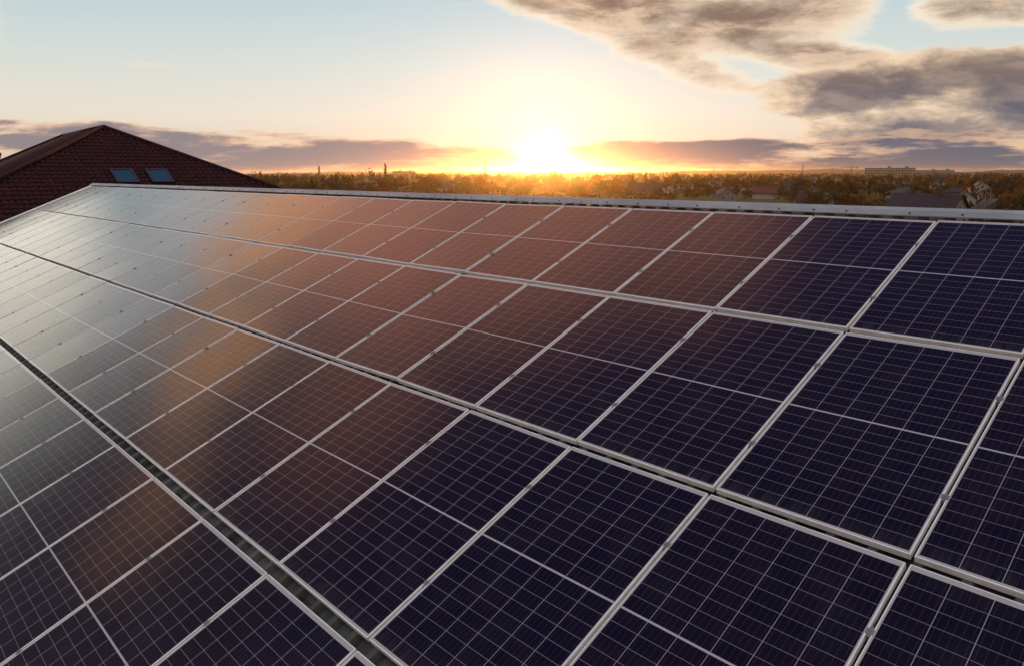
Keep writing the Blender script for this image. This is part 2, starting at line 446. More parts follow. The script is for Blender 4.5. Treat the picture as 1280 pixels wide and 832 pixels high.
# ------------------------------------------------------------------ neighbouring house with the dark red tiled hip roof
P0 = CAM + ray(130, 160) * 38
PSI = R(-3.5); HP = R(26); RUN = 8.4; RL = 9.5
hc, hs = math.cos(PSI), math.sin(PSI)
hb = Vector((P0.x, P0.y, GZ)); hh = P0.z - GZ
house = empty('tiled_house', hb, PSI)
tag(house, 'neighbouring house with dark maroon tiled hip roof and two blue skylights', 'house')
tp, cp, sp = math.tan(HP), math.cos(HP), math.sin(HP)
EZ = hh - RUN * tp
SL = RUN / cp
def tile_face(name, O, e, d, poly, sub=4):
    """tile-shaped sheet: e along the eave, d down the slope, poly in (a, b)"""
    n = e.cross(d); n = n if n.z > 0 else -n
    n.normalize()
    a0 = min(p[0] for p in poly); a1 = max(p[0] for p in poly); b1 = max(p[1] for p in poly)
    cs, rs = .21, .33
    na = int((a1 - a0) / cs * sub); bs = []
    b = 0.0
    while b < b1:
        bs += [(b + .001, .0), (b + rs * .5, .016), (b + rs - .001, .034)]; b += rs
    bm = bmesh.new(); prev = None
    for (bb, h) in bs:
        row = []
        for i in range(na + 1):
            a = a0 + (a1 - a0) * i / na
            hw = .021 * (1 - abs(math.sin(PI * a / cs)) ** 1.6)
            row.append(bm.verts.new(O + e * a + d * bb + n * (h * .8 + hw * 2.6)))
        if prev:
            for i in range(na): bm.faces.new((prev[i], prev[i + 1], row[i + 1], row[i]))
        prev = row
    ce = Vector((sum(p[0] for p in poly) / len(poly), sum(p[1] for p in poly) / len(poly)))
    for p, q in zip(poly, poly[1:] + poly[:1]):
        A = O + e * p[0] + d * p[1]; ev = (e * (q[0] - p[0]) + d * (q[1] - p[1])).normalized(); pn = ev.cross(n)
        if pn.dot(O + e * ce.x + d * ce.y - A) > 0: pn = -pn
        bmesh.ops.bisect_plane(bm, geom=bm.verts[:] + bm.edges[:] + bm.faces[:], plane_co=A, plane_no=pn, clear_outer=True)
    return from_bm(name, bm, M_tile, house)
apx = Vector((0, 0, hh)); apx2 = Vector((-RL, 0, hh))
tile_face('roof', apx, Vector((0, 1, 0)), Vector((cp, 0, -sp)), [(0, 0), (RUN, SL), (-RUN, SL)], 5)
tile_face('roof', apx, Vector((1, 0, 0)), Vector((0, -cp, -sp)), [(0, 0), (RUN, SL), (-RL - RUN, SL), (-RL, 0)], 3)
tile_face('roof', apx, Vector((1, 0, 0)), Vector((0, cp, -sp)), [(0, 0), (RUN, SL), (-RL - RUN, SL), (-RL, 0)], 2)
tile_face('roof', apx2, Vector((0, 1, 0)), Vector((-cp, 0, -sp)), [(0, 0), (RUN, SL), (-RUN, SL)], 2)
for a, b in ((apx, Vector((RUN, RUN, EZ))), (apx, Vector((RUN, -RUN, EZ))), (apx, apx2), (apx2, Vector((-RL - RUN, -RUN, EZ))), (apx2, Vector((-RL - RUN, RUN, EZ)))):
    bm = bmesh.new(); n = 1
    for i in range(n):
        p = a.lerp(b, i / n); q = a.lerp(b, (i + 1.06) / n)
        tube(bm, p + Vector((0, 0, .05)), q + Vector((0, 0, .05)), .085, .085, 10)
    from_bm('ridge_tiles', bm, M_tile, house, True)
for yc in (-.38, .92):
    bm = bmesh.new(); lx0, lx1 = 3.95, 4.85
    def SP(l, y, n): return Vector((l + n * sp, y, hh - l * tp + n * cp))
    hw = .33
    def slab(bm, l0, l1, y0, y1, n0, n1):
        V = [bm.verts.new(SP(l, y, n)) for n in (n0, n1) for l, y in ((l0, y0), (l0, y1), (l1, y1), (l1, y0))]
        for f in ((0, 1, 2, 3), (4, 7, 6, 5), (0, 4, 5, 1), (1, 5, 6, 2), (2, 6, 7, 3), (3, 7, 4, 0)): bm.faces.new([V[i] for i in f])
    slab(bm, lx0 - .09, lx0, yc - hw - .09, yc + hw + .09, 0, .13); slab(bm, lx1, lx1 + .09, yc - hw - .09, yc + hw + .09, 0, .13)
    slab(bm, lx0, lx1, yc - hw - .09, yc - hw, 0, .13); slab(bm, lx0, lx1, yc + hw, yc + hw + .09, 0, .13)
    fr = from_bm('skylight', bm, M_skyf, house)
    bm = bmesh.new(); slab(bm, lx0, lx1, yc - hw, yc + hw, .07, .105); from_bm('pane', bm, M_skyl, fr)
bm = bmesh.new(); box(bm, -RL - RUN + .6, RUN - .6, -RUN + .6, RUN - .6, 0, EZ + .2); from_bm('wall', bm, M_wall, house)
bm = bmesh.new(); box(bm, -RL - RUN - .05, RUN + .05, -RUN - .05, RUN + .05, EZ - .2, EZ - .04); from_bm('eave', bm, M_trim, house)

# ------------------------------------------------------------------ ground and far hills
def ground_fn(q, b):
    o = objc(q)
    n1 = q.noise(o, .006, 5, .55); n2 = q.noise(o, .05, 5, .6); n3 = q.noise(o, .8, 3, .6)
    vo = q.n.new('ShaderNodeTexVoronoi'); q.put(vo.inputs['Vector'], o); vo.inputs['Scale'].default_value = .006
    vr, vg, vb = q.sep(E(q, vo.outputs['Color']))
    c = q.mix(q.sstep(n1, .4, .6), (.075, .062, .018), (.105, .070, .026))
    c = q.mix(q.sstep(vr, .45, .55) * .8, c, (.16, .12, .05))
    c = q.mix(q.sstep(vg, .7, .75) * .7, c, (.07, .085, .02))
    c = q.mix(q.sstep(n2, .35, .7) * .6, c, (.05, .038, .016))
    c = q.mix(n3 * .4, c, (.04, .03, .014))
    q.put(b.inputs['Base Color'], c)
M_ground = mat('autumn_ground', rough=.95, spec=.1, fn=ground_fn)
bm = bmesh.new(); c0 = bm.verts.new((0, 0, GZ)); prev = None
for r in (60, 150, 300, 600, 1200, 2500, 5000, 9500):
    ring = [bm.verts.new((math.cos(2 * PI * i / 96) * r, math.sin(2 * PI * i / 96) * r, GZ)) for i in range(96)]
    for i in range(96):
        j = (i + 1) % 96
        if prev is None: bm.faces.new((c0, ring[i], ring[j]))
        else: bm.faces.new((prev[i], ring[i], ring[j], prev[j]))
    prev = ring
gr = from_bm('ground', bm, M_ground); tag(gr, kind='structure')
def hills(dist, hgt, a0, a1, seed, name, m):
    rr = random.Random(seed); bm = bmesh.new(); N = 160; rows = []
    ph = [rr.uniform(0, 6) for _ in range(6)]
    for k in range(7):
        row = []
        for i in range(N + 1):
            a = R(a0 + (a1 - a0) * i / N); d = dist + (k - 3) * dist * .035
            env = math.sin(PI * min(1, max(0, i / N))) ** .35
            h = hgt * (.55 + .25 * math.sin(i * .11 + ph[0]) + .15 * math.sin(i * .27 + ph[1]) + .06 * math.sin(i * .9 + ph[2])) * env * math.cos((k - 3) / 3 * PI / 2) ** .8
            row.append(bm.verts.new((CAM.x + math.sin(a) * d, CAM.y + math.cos(a) * d, GZ - .5 + max(0, h) + (rr.uniform(0, 2.5) if k == 3 else 0))))
        rows.append(row)
    for a, b in zip(rows, rows[1:]):
        for i in range(N): bm.faces.new((a[i], a[i + 1], b[i + 1], b[i]))
    o = from_bm(name, bm, m, None, True); tag(o, kind='structure')
M_hill = mottled('far_forest', (.05, .036, .022), .95, 0, .1, .02, .4)
hills(5200, 40, -38, 40, 2, 'hills', M_hill)
hills(6500, 36, -120, -20, 4, 'hills', M_hill)

# ------------------------------------------------------------------ trees
def leafmat(name, c1, c2):
    m = bpy.data.materials.new(name); m.use_nodes = True; q = G(m.node_tree); q.n.clear()
    f = q.mix(q.noise(objc(q), .9, 3, .6), c1, c2); r = orand(q)
    f = q.mix(r * .5, f, tuple(x * .55 for x in c2))
    d = q.n.new('ShaderNodeBsdfDiffuse'); t = q.n.new('ShaderNodeBsdfTranslucent'); q.put(d.inputs[0], f); q.put(t.inputs[0], f)
    mx = q.n.new('ShaderNodeMixShader'); mx.inputs[0].default_value = .35; q.l.new(d.outputs[0], mx.inputs[1]); q.l.new(t.outputs[0], mx.inputs[2])
    o = q.n.new('ShaderNodeOutputMaterial'); q.l.new(mx.outputs[0], o.inputs[0]); return m
M_bark = mottled('bark', (.07, .05, .035), .95, 0, .1, 3, .3)
LEAF = {'amber': leafmat('amber_leaves', (.30, .13, .022), (.20, .075, .012)), 'rust': leafmat('rust_leaves', (.20, .065, .018), (.12, .038, .012)),
        'olive': leafmat('olive_leaves', (.10, .085, .020), (.055, .055, .015)), 'brown': leafmat('brown_leaves', (.13, .075, .030), (.07, .040, .018)),
        'straw': leafmat('straw_leaves', (.34, .22, .075), (.20, .13, .045)), 'green': leafmat('green_needles', (.030, .038, .014), (.018, .024, .010))}
def crown_bm(bm, rr, lobes, nleaf, size):
    for _ in range(nleaf):
        cx, cy, cz, rx, ry, rz = rr.choice(lobes)
        while True:
            p = Vector((rr.uniform(-1, 1), rr.uniform(-1, 1), rr.uniform(-1, 1)))
            if .02 < p.length <= 1: break
        p = p.normalized() * p.length ** .55
        c = Vector((cx + p.x * rx, cy + p.y * ry, cz + p.z * rz))
        s = size * rr.uniform(.5, 1.3)
        a = Vector((rr.gauss(0, 1), rr.gauss(0, 1), rr.gauss(0, 1))).normalized(); b = a.orthogonal().normalized(); b = Matrix.Rotation(rr.uniform(0, 6), 3, a) @ b
        e = a.cross(b)
        v = [bm.verts.new(c + b * s * i + e * s * j * .7) for i, j in ((-.6, -.2), (0, -.6), (.7, 0), (.1, .6))]
        bm.faces.new(v)
def tree_proto(kind, leaf, seed):
    rr = random.Random(seed); t = empty(kind)
    if kind == 'poplar_tree': H = 1.0; lobes = [(rr.uniform(-.02, .02), rr.uniform(-.02, .02), .18 + .105 * i, .085 * (1 - abs(i - 3) / 9), .085 * (1 - abs(i - 3) / 9), .11) for i in range(8)]; nl, sz = 620, .035
    elif kind == 'spruce_tree': lobes = [(0, 0, .10 + .085 * i, .20 * (1 - i / 10.5), .20 * (1 - i / 10.5), .05) for i in range(10)] + [(0, 0, .95, .012, .012, .05)]; nl, sz = 620, .035
    elif kind == 'bush': lobes = [(rr.uniform(-.45, .45), rr.uniform(-.45, .45), rr.uniform(.3, .6), rr.uniform(.25, .42), rr.uniform(.25, .42), rr.uniform(.25, .4)) for _ in range(6)]; nl, sz = 520, .085
    else:
        lobes = [(0, 0, .62, .20, .20, .24)]
        for i in range(8):
            a = i * 2.4 + rr.uniform(-.4, .4); d = rr.uniform(.12, .27); z = rr.uniform(.40, .82); r_ = rr.uniform(.10, .17)
            lobes.append((math.cos(a) * d, math.sin(a) * d, z, r_, r_, r_ * rr.uniform(.7, 1)))
        lobes.append((rr.uniform(-.08, .08), rr.uniform(-.08, .08), .88, .10, .10, .11)); nl, sz = (760 if kind == 'tree' else 300), .042
    bm = bmesh.new(); crown_bm(bm, rr, lobes, nl, sz); from_bm('crown', bm, LEAF[leaf], t)
    bm = bmesh.new(); tube(bm, (0, 0, -.03), (0, 0, .35), .022, .015, 7); tube(bm, (0, 0, .34), (.01, 0, .8), .015, .004, 6)
    for l in lobes[1:] if kind not in ('bush',) else lobes:
        z0 = max(.05, l[2] - .28); tube(bm, (0, 0, z0), (l[0], l[1], l[2]), .009, .003, 5)
        if kind == 'bare_tree':
            for _ in range(7):
                e = Vector((l[0] + rr.uniform(-1, 1) * l[3] * 1.2, l[1] + rr.uniform(-1, 1) * l[4] * 1.2, l[2] + rr.uniform(-.3, 1) * l[5] * 1.3)); tube(bm, (l[0] * .6, l[1] * .6, z0 * .5 + l[2] * .5), e, .004, .0015, 4)
    from_bm('trunk', bm, M_bark, t)
    return t
PROTO = []
for kind, leaf, n in (('tree', 'amber', 3), ('tree', 'rust', 2), ('tree', 'olive', 3), ('tree', 'brown', 3), ('bare_tree', 'brown', 3), ('tree', 'straw', 1), ('poplar_tree', 'olive', 1), ('poplar_tree', 'amber', 1), ('spruce_tree', 'green', 1), ('bush', 'straw', 1), ('bush', 'rust', 1), ('bush', 'olive', 1)):
    for i in range(n): PROTO.append([kind, leaf, tree_proto(kind, leaf, len(PROTO) * 7 + 3), False])
WORD = {'amber': 'amber', 'rust': 'rust red', 'olive': 'olive green', 'brown': 'brown', 'straw': 'straw yellow', 'green': 'dark green'}
KW = {'tree': 'broad crowned tree', 'bare_tree': 'half bare tree', 'poplar_tree': 'narrow poplar', 'spruce_tree': 'pointed spruce', 'bush': 'rounded bush'}
def zone(px):
    for lim, z in ((335, 'seen past the tiled roof'), (520, 'beyond the ridge just right of the tiled roof'), (620, 'beyond the ridge just left of the sun glow'), (750, 'in the orange glow below the sun'),
                   (880, 'beyond the ridge just right of the sun glow'), (1060, 'in the village between sun glow and apartment block'), (1165, 'below the pale apartment block')):
        if px < lim: return z
    return 'at the right end of the horizon'
def place_tree(pi, p, h, rz, sx=1.0, label=None):
    pr = PROTO[pi]; o = pr[2] if not pr[3] else copy_tree(pr[2]); pr[3] = True
    o.location = p; o.scale = (h * sx, h * sx, h); o.rotation_euler = (0, 0, rz)
    px = pix(Vector(p) + Vector((0, 0, h * .6)))[0]; z = zone(px)
    lb = '%s %s %s' % (WORD[pr[1]], KW[pr[0]], z)
    if label: tag(o, label, 'bush' if pr[0] == 'bush' else 'tree')
    else: tag(o, lb, 'bush' if pr[0] == 'bush' else 'tree', '%s %ss %s' % (WORD[pr[1]], KW[pr[0]], z))
    return o
occ = []          # (point, radius) taken by houses
# ------------------------------------------------------------------ village houses
def hmat(name, c, rough=.85, sc_=1.5, amt=.15): return mottled(name, c, rough, 0, .25, sc_, amt)
WALLS = {'white': hmat('white_render', (.40, .37, .33)), 'cream': hmat('cream_render', (.30, .24, .16)), 'grey': hmat('grey_brick', (.22, .21, .19)), 'brick': hmat('red_brick', (.16, .075, .05))}
ROOFS = {'grey': hmat('grey_roof', (.075, .068, .072), .85), 'brown': hmat('brown_roof', (.10, .060, .045), .7), 'maroon': hmat('maroon_roof', (.12, .030, .028), .6), 'lilac': hmat('lilac_grey_metal_roof', (.050, .036, .044), .85), 'dark': hmat('dark_roof', (.055, .045, .05), .7)}
M_pane = mat('window_pane', (.02, .025, .03), .1, 0, .6); M_wf = mat('window_frame', (.3, .3, .3), .6)
M_brk = hmat('chimney_brick', (.12, .06, .045))
def make_house(kind, L_, W_, hw, hr, seed):
    """L_ along x, gables at the x ends"""
    rr = random.Random(seed); t = empty('village_house'); wm = WALLS['white']; rm = ROOFS['grey']
    bm = bmesh.new(); x, y = L_ / 2, W_ / 2
    if kind == 'gable':
        pr = [(-y, 0), (y, 0), (y, hw), (0, hw + hr), (-y, hw)]
        A = [bm.verts.new((-x, a, b)) for a, b in pr]; B = [bm.verts.new((x, a, b)) for a, b in pr]
        bm.faces.new(A[::-1]); bm.faces.new(B)
        for i in range(5): j = (i + 1) % 5; bm.faces.new((A[i], A[j], B[j], B[i]))
    else: box(bm, -x, x, -y, y, 0, hw)
    from_bm('wall', bm, wm, t)
    bm = bmesh.new(); ov = .5; k = hr / y; th_ = .16
    if kind == 'gable':
        for sgn in (-1, 1):
            pr = [(0, hw + hr + .02), (sgn * (y + ov), hw - ov * k + .02), (sgn * (y + ov), hw - ov * k + .02 + th_), (0, hw + hr + .02 + th_)]
            A = [bm.verts.new((-x - ov, a, b)) for a, b in pr]; B = [bm.verts.new((x + ov, a, b)) for a, b in pr]
            bm.faces.new(A); bm.faces.new(B[::-1])
            for i in (0, 1, 2): bm.faces.new((A[i], A[i + 1], B[i + 1], B[i]))
    else:
        z0 = hw - .12; b4 = [bm.verts.new(p) for p in ((-x - ov, -y - ov, z0), (x + ov, -y - ov, z0), (x + ov, y + ov, z0), (-x - ov, y + ov, z0))]
        u4 = [bm.verts.new(p.co + Vector((0, 0, .2))) for p in b4]; rl = max(.3, x - y)
        r2 = [bm.verts.new((-rl, 0, hw + hr)), bm.verts.new((rl, 0, hw + hr))]
        bm.faces.new(b4[::-1])
        for i in range(4): j = (i + 1) % 4; bm.faces.new((b4[i], b4[j], u4[j], u4[i]))
        bm.faces.new((u4[0], u4[1], r2[1], r2[0])); bm.faces.new((u4[2], u4[3], r2[0], r2[1])); bm.faces.new((u4[1], u4[2], r2[1])); bm.faces.new((u4[3], u4[0], r2[0]))
    rf = from_bm('roof', bm, rm, t)
    bm = bmesh.new(); cx = rr.uniform(-.3, .3) * L_; box(bm, cx - .35, cx + .35, .6, 1.2, hw + hr * .45, hw + hr + .9); box(bm, cx - .42, cx + .42, .53, 1.27, hw + hr + .91, hw + hr + 1.05); from_bm('chimney', bm, M_brk, rf)
    def win(px_, side, z, w_=1.0, h_=1.25):
        bm = bmesh.new(); e = .04
        if side in (-1, 1):
            yy = side * (y + .01); lo, hi = sorted((yy, yy + side * .06)); ins = sorted((yy + side * .061, yy + side * .075))
            box(bm, px_ - w_ / 2, px_ + w_ / 2, lo, hi, z, z + h_); f = from_bm('window', bm, M_wf, t); bm = bmesh.new(); box(bm, px_ - w_ / 2 + .1, px_ + w_ / 2 - .1, *ins, z + .1, z + h_ - .1)
        else:
            s_ = 1 if side == 2 else -1; xx = s_ * (x + .01); lo, hi = sorted((xx, xx + s_ * .06)); ins = sorted((xx + s_ * .061, xx + s_ * .075))
            box(bm, lo, hi, px_ - w_ / 2, px_ + w_ / 2, z, z + h_); f = from_bm('window', bm, M_wf, t); bm = bmesh.new(); box(bm, *ins, px_ - w_ / 2 + .1, px_ + w_ / 2 - .1, z + .1, z + h_ - .1)
        from_bm('pane', bm, M_pane, f)
    for xx in ([-.3, .0, .3] if L_ > 9 else [-.25, .25]):
        for z in ([1.0] if hw < 4.5 else [1.0, 3.8]): win(xx * L_, -1, z)
    for s_ in (2, 3):
        for yy in (-.25, .25): win(yy * W_, s_, 1.0)
        if kind == 'gable': win(0, s_, hw + .25, .9, 1.1)
    return t
HP_ = [make_house('gable', 12, 9, 3.2, 3.4, 1), make_house('gable', 9, 7.5, 3.0, 3.2, 2), make_house('hip', 11, 9, 3.3, 2.9, 3), make_house('gable', 11, 8, 5.8, 3.2, 4), make_house('hip', 10, 10, 5.8, 2.8, 5)]
HUSED = [False] * len(HP_); HL = []
def recolour(o, wc, rc_):
    for ch in o.children:
        if ch.name.startswith('wall'): ch.material_slots[0].link = 'OBJECT'; ch.material_slots[0].material = WALLS[wc]
        if ch.name.startswith('roof'): ch.material_slots[0].link = 'OBJECT'; ch.material_slots[0].material = ROOFS[rc_]
def place_house(i, px, dist, rz, wc, rc_, label=None, s=1.0):
    o = HP_[i] if not HUSED[i] else copy_tree(HP_[i]); HUSED[i] = True
    p = ground_at(px, dist); o.location = p; o.rotation_euler = (0, 0, rz); o.scale = (s, s, s)
    recolour(o, wc, rc_); occ.append((p, 9)); HL.append((px, dist, i, wc, rc_, o, label))
def face(px, off=0):
    d = ground_at(px, 100) - CAM; return math.atan2(d.y, d.x) + R(off)
# the large roof by the right end, gable towards the right, and others that can be told in the photograph
place_house(0, 1163, 152, face(1163, 90) + R(-24), 'cream', 'lilac', 'near gabled house with lilac grey roof and cream gable at the far right', .92)
place_house(4, 1134, 235, face(1134, 30), 'white', 'grey', 'tall pale house with grey roof behind the trees, left of the lilac roofed house', .7)
place_house(1, 1245, 190, face(1245, 20), 'grey', 'dark', 'grey house under a dark roof near the right picture edge', .7)
place_house(2, 1196, 330, face(1196, 80), 'cream', 'lilac', 'house with low lilac hip roof behind the large lilac gabled house', .7)
place_house(3, 1228, 300, face(1228, 8), 'white', 'maroon', 'white gabled house with maroon roof near the right picture edge', .75)
place_house(1, 1210, 262, face(1210, 5), 'white', 'dark', 'small white house with dark gable roof right of the lilac gabled house', .7)
place_house(1, 1016, 225, face(1016, 75), 'grey', 'lilac', 'small grey house just over the ridge, right of the yellow field strip', .7)
place_house(1, 1035, 222, face(1035, 15), 'white', 'grey', 'small white house just over the ridge, beside the small grey house', .7)
place_house(0, 958, 300, face(958, 85), 'white', 'maroon', 'white house with maroon roof above the yellow field strip', .7)
place_house(0, 993, 430, face(993, 85), 'grey', 'lilac', 'long lilac roofed house in the middle of the village', .8)
place_house(0, 810, 300, face(810, 88), 'grey', 'lilac', 'lilac roofed house just over the ridge, right of the sun glow', .9)
rr = random.Random(21)
for _ in range(28):
    for tr in range(30):
        px = rr.choice([rr.uniform(420, 620), rr.uniform(740, 1270), rr.uniform(740, 1270)]); dist = rr.uniform(260, 760) * (1.25 if px < 650 else 1)
        p = ground_at(px, dist)
        if all((p - q).length > r_ + 13 for q, r_ in occ): break
    place_house(rr.randrange(5), px, dist, face(px, rr.choice([0, 90]) + rr.uniform(-25, 25)), rr.choice(['white', 'white', 'cream', 'grey', 'brick']), rr.choice(['grey', 'grey', 'brown', 'maroon', 'lilac', 'dark']), None, rr.uniform(.6, .82))
KIND = ['long gabled', 'small gabled', 'low hipped', 'tall gabled', 'tall hipped']
from collections import defaultdict
cnt = defaultdict(list)
for h in sorted(HL, key=lambda q: q[0]):
    if h[6]: tag(h[5], h[6], 'house', 'village houses beyond the ridge')
    else: cnt[(h[2], h[3], h[4])].append(h)
for (i, wc, rc_), hs_ in cnt.items():
    for j, h in enumerate(hs_):
        wn = 'red brick' if wc == 'brick' else wc
        where = zone(h[0])
        lab = '%s %s house, %s roof, %s' % (KIND[i], wn, rc_, where)
        if len(hs_) > 1: lab = '%s of its like from the left: %s %s house, %s roof' % (ORD[j + 1], KIND[i], wn, rc_)
        tag(h[5], lab, 'house', 'village houses beyond the ridge')

# ------------------------------------------------------------------ apartment blocks
M_apt = hmat('apartment_panels', (.36, .29, .20), .85, .2); M_flat = hmat('flat_roof', (.14, .12, .11))
def apartment(px, dist, L_, H_, off, label, D_=13):
    p = ground_at(px, dist); t = empty('apartment_block', p, face(px, 90 + off)); tag(t, label, 'building')
    bm = bmesh.new(); box(bm, -L_ / 2, L_ / 2, -D_ / 2, D_ / 2, 0, H_); from_bm('wall', bm, M_apt, t)
    bm = bmesh.new(); box(bm, -L_ / 2 - .3, L_ / 2 + .3, -D_ / 2 - .3, D_ / 2 + .3, H_ + .003, H_ + .6); rf = from_bm('roof', bm, M_flat, t)
    for k in range(int(L_ / 20)):
        bm = bmesh.new(); box(bm, -L_ / 2 + 10 + k * 20 - 2, -L_ / 2 + 10 + k * 20 + 2, -1.5, 1.5, H_ + .603, H_ + 2.6); from_bm('stair_head', bm, M_apt, rf)
    nf = int(H_ / 3)
    cnt_ = 0
    for side in (1, -1):
        n = int(L_ / 3.2)
        for f in range(nf):
            for j in range(n):
                if cnt_ >= 100: break
                if side == -1: continue
                xx = -L_ / 2 + (j + .5) * L_ / n; bm = bmesh.new()
                box(bm, xx - .8, xx + .8, D_ / 2 + .003, D_ / 2 + .05, f * 3 + .9, f * 3 + 2.4); from_bm('window', bm, M_pane, t); cnt_ += 1
    occ.append((p, L_ / 2))
apartment(1112, 1080, 58, 14, 0, 'pale five storey apartment block on the skyline at the right')
apartment(1168, 1400, 56, 11.5, 0, 'lower apartment block on the skyline, right of the taller pale block')
apartment(505, 1500, 45, 13, 0, 'distant flat roofed block on the skyline left of the sun')

# ------------------------------------------------------------------ masts, poles, crane
M_pole = mat('weathered_steel', (.12, .11, .11), .7, .3); M_conc = mottled('concrete_pole', (.3, .29, .27), .9)
def lattice(bm, h, b0, b1, n):
    for i in range(n):
        za, zb = h * i / n, h * (i + 1) / n; ra, rb = b0 + (b1 - b0) * i / n, b0 + (b1 - b0) * (i + 1) / n
        for k in range(4):
            a = PI / 4 + k * PI / 2; a2 = a + PI / 2
            tube(bm, (math.cos(a) * ra, math.sin(a) * ra, za), (math.cos(a) * rb, math.sin(a) * rb, zb), .16, .16, 4)
            tube(bm, (math.cos(a) * ra, math.sin(a) * ra, za), (math.cos(a2) * rb, math.sin(a2) * rb, zb), .08, .08, 4)
def mast(px, dist, h, label):
    t = empty('radio_mast', ground_at(px, dist)); tag(t, label, 'mast')
    bm = bmesh.new(); lattice(bm, h * .86, 1.5, .4, 9); from_bm('tower', bm, M_pole, t)
    bm = bmesh.new(); tube(bm, (0, 0, h * .85), (0, 0, h), .16, .06, 6); from_bm('antenna', bm, M_pole, t)
    for k in range(3):
        bm = bmesh.new(); a = k * 2.1; tube(bm, (math.cos(a) * .6, math.sin(a) * .6, h * .74), (math.cos(a) * .9, math.sin(a) * .9, h * .74), .5, .5, 10); from_bm('dish', bm, M_conc, t)
mast(606, 900, 30, 'thin lattice mast rising above the trees left of the sun')
mast(399, 640, 18, 'dark lattice mast above the trees right of the tiled roof')
mast(1003, 1300, 24, 'thin lattice mast in the village middle distance')
def pole(px, dist, h, label):
    t = empty('power_pole', ground_at(px, dist), face(px, 60)); tag(t, label, 'pole', 'power poles among the trees')
    bm = bmesh.new(); tube(bm, (0, 0, 0), (0, 0, h), .2, .12, 8); from_bm('shaft', bm, M_conc, t)
    bm = bmesh.new(); box(bm, -1.2, 1.2, -.07, .07, h - .9, h - .76); cr = from_bm('crossarm', bm, M_pole, t)
    for x in (-1.1, 0, 1.1): bm = bmesh.new(); tube(bm, (x, 0, h - .75), (x, 0, h - .5), .06, .05, 6); from_bm('insulator', bm, M_conc, cr)
pole(457, 520, 13, 'power pole among trees midway between tiled roof and sun'); pole(534, 480, 13, 'power pole just left of the sun glow')
pole(892, 460, 12, 'power pole right of the sun glow above the field strip'); pole(1040, 520, 13, 'power pole in the village left of the apartment block')
t = empty('tower_crane', ground_at(1064, 1400), face(1064, 80)); tag(t, 'tower crane on the skyline left of the pale apartment block', 'crane')
bm = bmesh.new(); lattice(bm, 15, 1.0, 1.0, 6); from_bm('tower', bm, M_pole, t)
bm = bmesh.new(); box(bm, -.9, .9, -.9, .9, 15.01, 17); from_bm('cab', bm, M_conc, t)
bm = bmesh.new(); tube(bm, (-10, 0, 17.6), (17, 0, 17.6), .5, .35, 5); tube(bm, (0, 0, 17), (0, 0, 21), .4, .2, 5); tube(bm, (0, 0, 20.8), (15, 0, 18), .1, .1, 4); tube(bm, (0, 0, 20.8), (-9, 0, 18), .1, .1, 4); from_bm('jib', bm, M_pole, t)
bm = bmesh.new(); box(bm, -10, -7.5, -.8, .8, 15.4, 17.1); from_bm('counterweight', bm, M_conc, t)

# ------------------------------------------------------------------ plant the trees
idx = defaultdict(list)
for i, p in enumerate(PROTO): idx[(p[0], p[1])].append(i)
rt_ = random.Random(77)
place_tree(idx[('tree', 'amber')][0], CAM + Vector((0, 0, GZ - CAM.z)) + Vector((math.sin(R(-82.0)), math.cos(R(-82.0)), 0)) * 95, 13.2, 1.0, 1.0, 'amber tree top showing behind the tiled roof at the left edge')
named = [(1096, 212, ('bush', 'straw'), 5.2, 'pale straw bush just over the ridge, left of the lilac gabled house'), (1104, 196, ('bush', 'straw'), 3.6, 'low pale bush below the straw bush, left of the lilac house'),
         (1241, 280, ('bush', 'rust'), 6, 'bright rust bush right of the white maroon roofed house'), (1218, 290, ('spruce_tree', 'green'), 6.5, 'dark spruce beside the white maroon roofed house'),
         (482, 560, ('poplar_tree', 'olive'), 17, 'tall narrow poplar standing above the treeline left of the sun'), (1072, 200, ('bush', 'rust'), 5.0, 'rust bush over the ridge left of the straw bush')]
for px, dist, k, h, lab in named:
    place_tree(idx[k][0], ground_at(px, dist), h, rt_.uniform(0, 6), 1.0, lab); occ.append((ground_at(px, dist), 3))
WT = [('tree', 'amber', 20), ('tree', 'rust', 10), ('tree', 'olive', 18), ('tree', 'brown', 24), ('bare_tree', 'brown', 16), ('tree', 'straw', 5), ('poplar_tree', 'olive', 2), ('poplar_tree', 'amber', 2), ('spruce_tree', 'green', 3), ('bush', 'straw', 3), ('bush', 'olive', 4), ('bush', 'rust', 3)]
pool = [(a, b) for a, b, n in WT for _ in range(n)]
n_ind = 0; tries = 0
for _ in range(16):
    px = rt_.uniform(985, 1300); dist = rt_.uniform(150, 235); p = ground_at(px, dist)
    if any((p - q).length < r_ * .7 for q, r_ in occ): continue
    place_tree(rt_.choice(idx[rt_.choice([('tree', 'brown'), ('bare_tree', 'brown'), ('tree', 'rust'), ('tree', 'olive')])]), p, rt_.uniform(4.0, 6.2), rt_.uniform(0, 6.3), rt_.uniform(1.0, 1.4)); occ.append((p, 1.5)); n_ind += 1
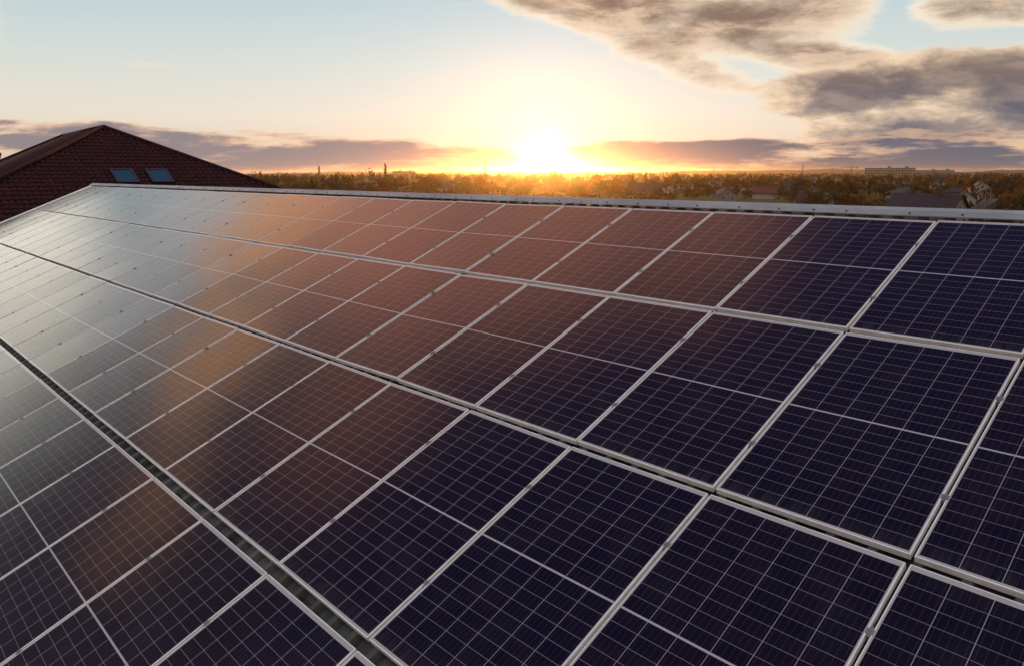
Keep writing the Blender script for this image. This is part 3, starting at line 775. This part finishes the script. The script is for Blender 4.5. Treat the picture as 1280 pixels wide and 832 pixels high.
while n_ind < 282 and tries < 9000:
    tries += 1
    px = rt_.uniform(300, 1310); lo = 330 - (px - 300) / 1000 * 170
    dist = lo + (640 - lo) * rt_.random() ** 1.05
    if rt_.random() > (.55 + .45 * dist / 640): continue
    p = ground_at(px, dist)
    if any((p - q).length < r_ * .75 for q, r_ in occ): continue
    # keep the field strip open
    if 840 < px < 1000 and 225 < dist < 285: continue
    k = rt_.choice(pool)
    h = rt_.uniform(4.6, 8.4) + (dist - 200) / 500 * rt_.uniform(.5, 2.6)
    if k[0] == 'poplar_tree': h *= 1.25
    if k[0] == 'bush': h = rt_.uniform(2.5, 4.5)
    if 360 > px: h *= 1.12
    if px > 860: h = min(h, rt_.uniform(5.4, 8.6))
    place_tree(rt_.choice(idx[k]), p, h, rt_.uniform(0, 6.3), rt_.uniform(1.0, 1.5)); occ.append((p, h * .22)); n_ind += 1
for pr in PROTO:
    if not pr[3]:
        for ch in list(pr[2].children): bpy.data.objects.remove(ch)
        bpy.data.objects.remove(pr[2])
# the far-off wood: one mass
def wood(name, n, d0, d1, seed, leaf, sz=1.3, nl=46):
    rr = random.Random(seed); bm = bmesh.new()
    for _ in range(n):
        px = rr.uniform(250, 1340); dist = d0 + (d1 - d0) * rr.random() ** 1.2; p = ground_at(px, dist)
        if any((p - q).length < r_ for q, r_ in occ if r_ > 20): continue
        h = (rr.uniform(6, 11.5) if px < 860 else rr.uniform(5, 8.8)) * (1 + .25 * (rr.random() < .15)); w_ = h * rr.uniform(.28, .45)
        lobes = [(p.x + rr.uniform(-.5, .5) * w_, p.y + rr.uniform(-.5, .5) * w_, GZ + h * rr.uniform(.35, .75), w_ * .6, w_ * .6, h * .26) for _ in range(3)]
        crown_bm(bm, rr, lobes, nl, sz)
    o = from_bm(name, bm, LEAF[leaf]); tag(o, 'far-off %s woodland on the plain' % WORD[leaf], 'woodland', None, 'stuff')
wood('far_wood', 700, 560, 2400, 1, 'brown'); wood('far_wood', 560, 560, 2400, 2, 'amber'); wood('far_wood', 520, 560, 2400, 3, 'olive')
def scrub(n, d0, d1, seed, leaf):
    rr = random.Random(seed); bm = bmesh.new()
    for _ in range(n):
        px = rr.uniform(280, 1330); lo = 320 - (px - 300) / 1000 * 160; dist = lo + (d1 - lo) * rr.random() ** 1.1; p = ground_at(px, dist)
        if any((p - q).length < r_ * 1.0 for q, r_ in occ if r_ > 5): continue
        if 840 < px < 1000 and 225 < dist < 285: continue
        h = rr.uniform(1.2, 3.6); w_ = rr.uniform(1.2, 3.2)
        crown_bm(bm, rr, [(p.x, p.y, GZ + h * .45, w_, w_, h * .5), (p.x + rr.uniform(-2, 2), p.y + rr.uniform(-2, 2), GZ + h * .3, w_ * .8, w_ * .8, h * .4)], 34, .8)
    o = from_bm('scrub', bm, LEAF[leaf]); tag(o, '%s garden scrub and hedges between the village trees' % WORD[leaf], 'scrub', None, 'stuff')
scrub(600, 160, 700, 5, 'brown'); scrub(450, 160, 700, 6, 'rust'); scrub(500, 160, 700, 7, 'olive')

# ------------------------------------------------------------------ haze
USE_HAZE = True
if USE_HAZE:
    m = bpy.data.materials.new('haze_air'); m.use_nodes = True; q = G(m.node_tree); q.n.clear()
    pv = q.n.new('ShaderNodeVolumePrincipled'); pv.inputs['Color'].default_value = (1.0, .84, .66, 1); pv.inputs['Density'].default_value = 8.5e-5; pv.inputs['Anisotropy'].default_value = .91
    o = q.n.new('ShaderNodeOutputMaterial'); q.l.new(pv.outputs[0], o.inputs['Volume'])
    bm = bmesh.new(); box(bm, -10500, 10500, -10500, 10500, GZ - 1.5, 32)
    hz_ = from_bm('haze', bm, m); tag(hz_, kind='stuff')
print('panels', npan, 'trees', n_ind, 'houses', len(HL))
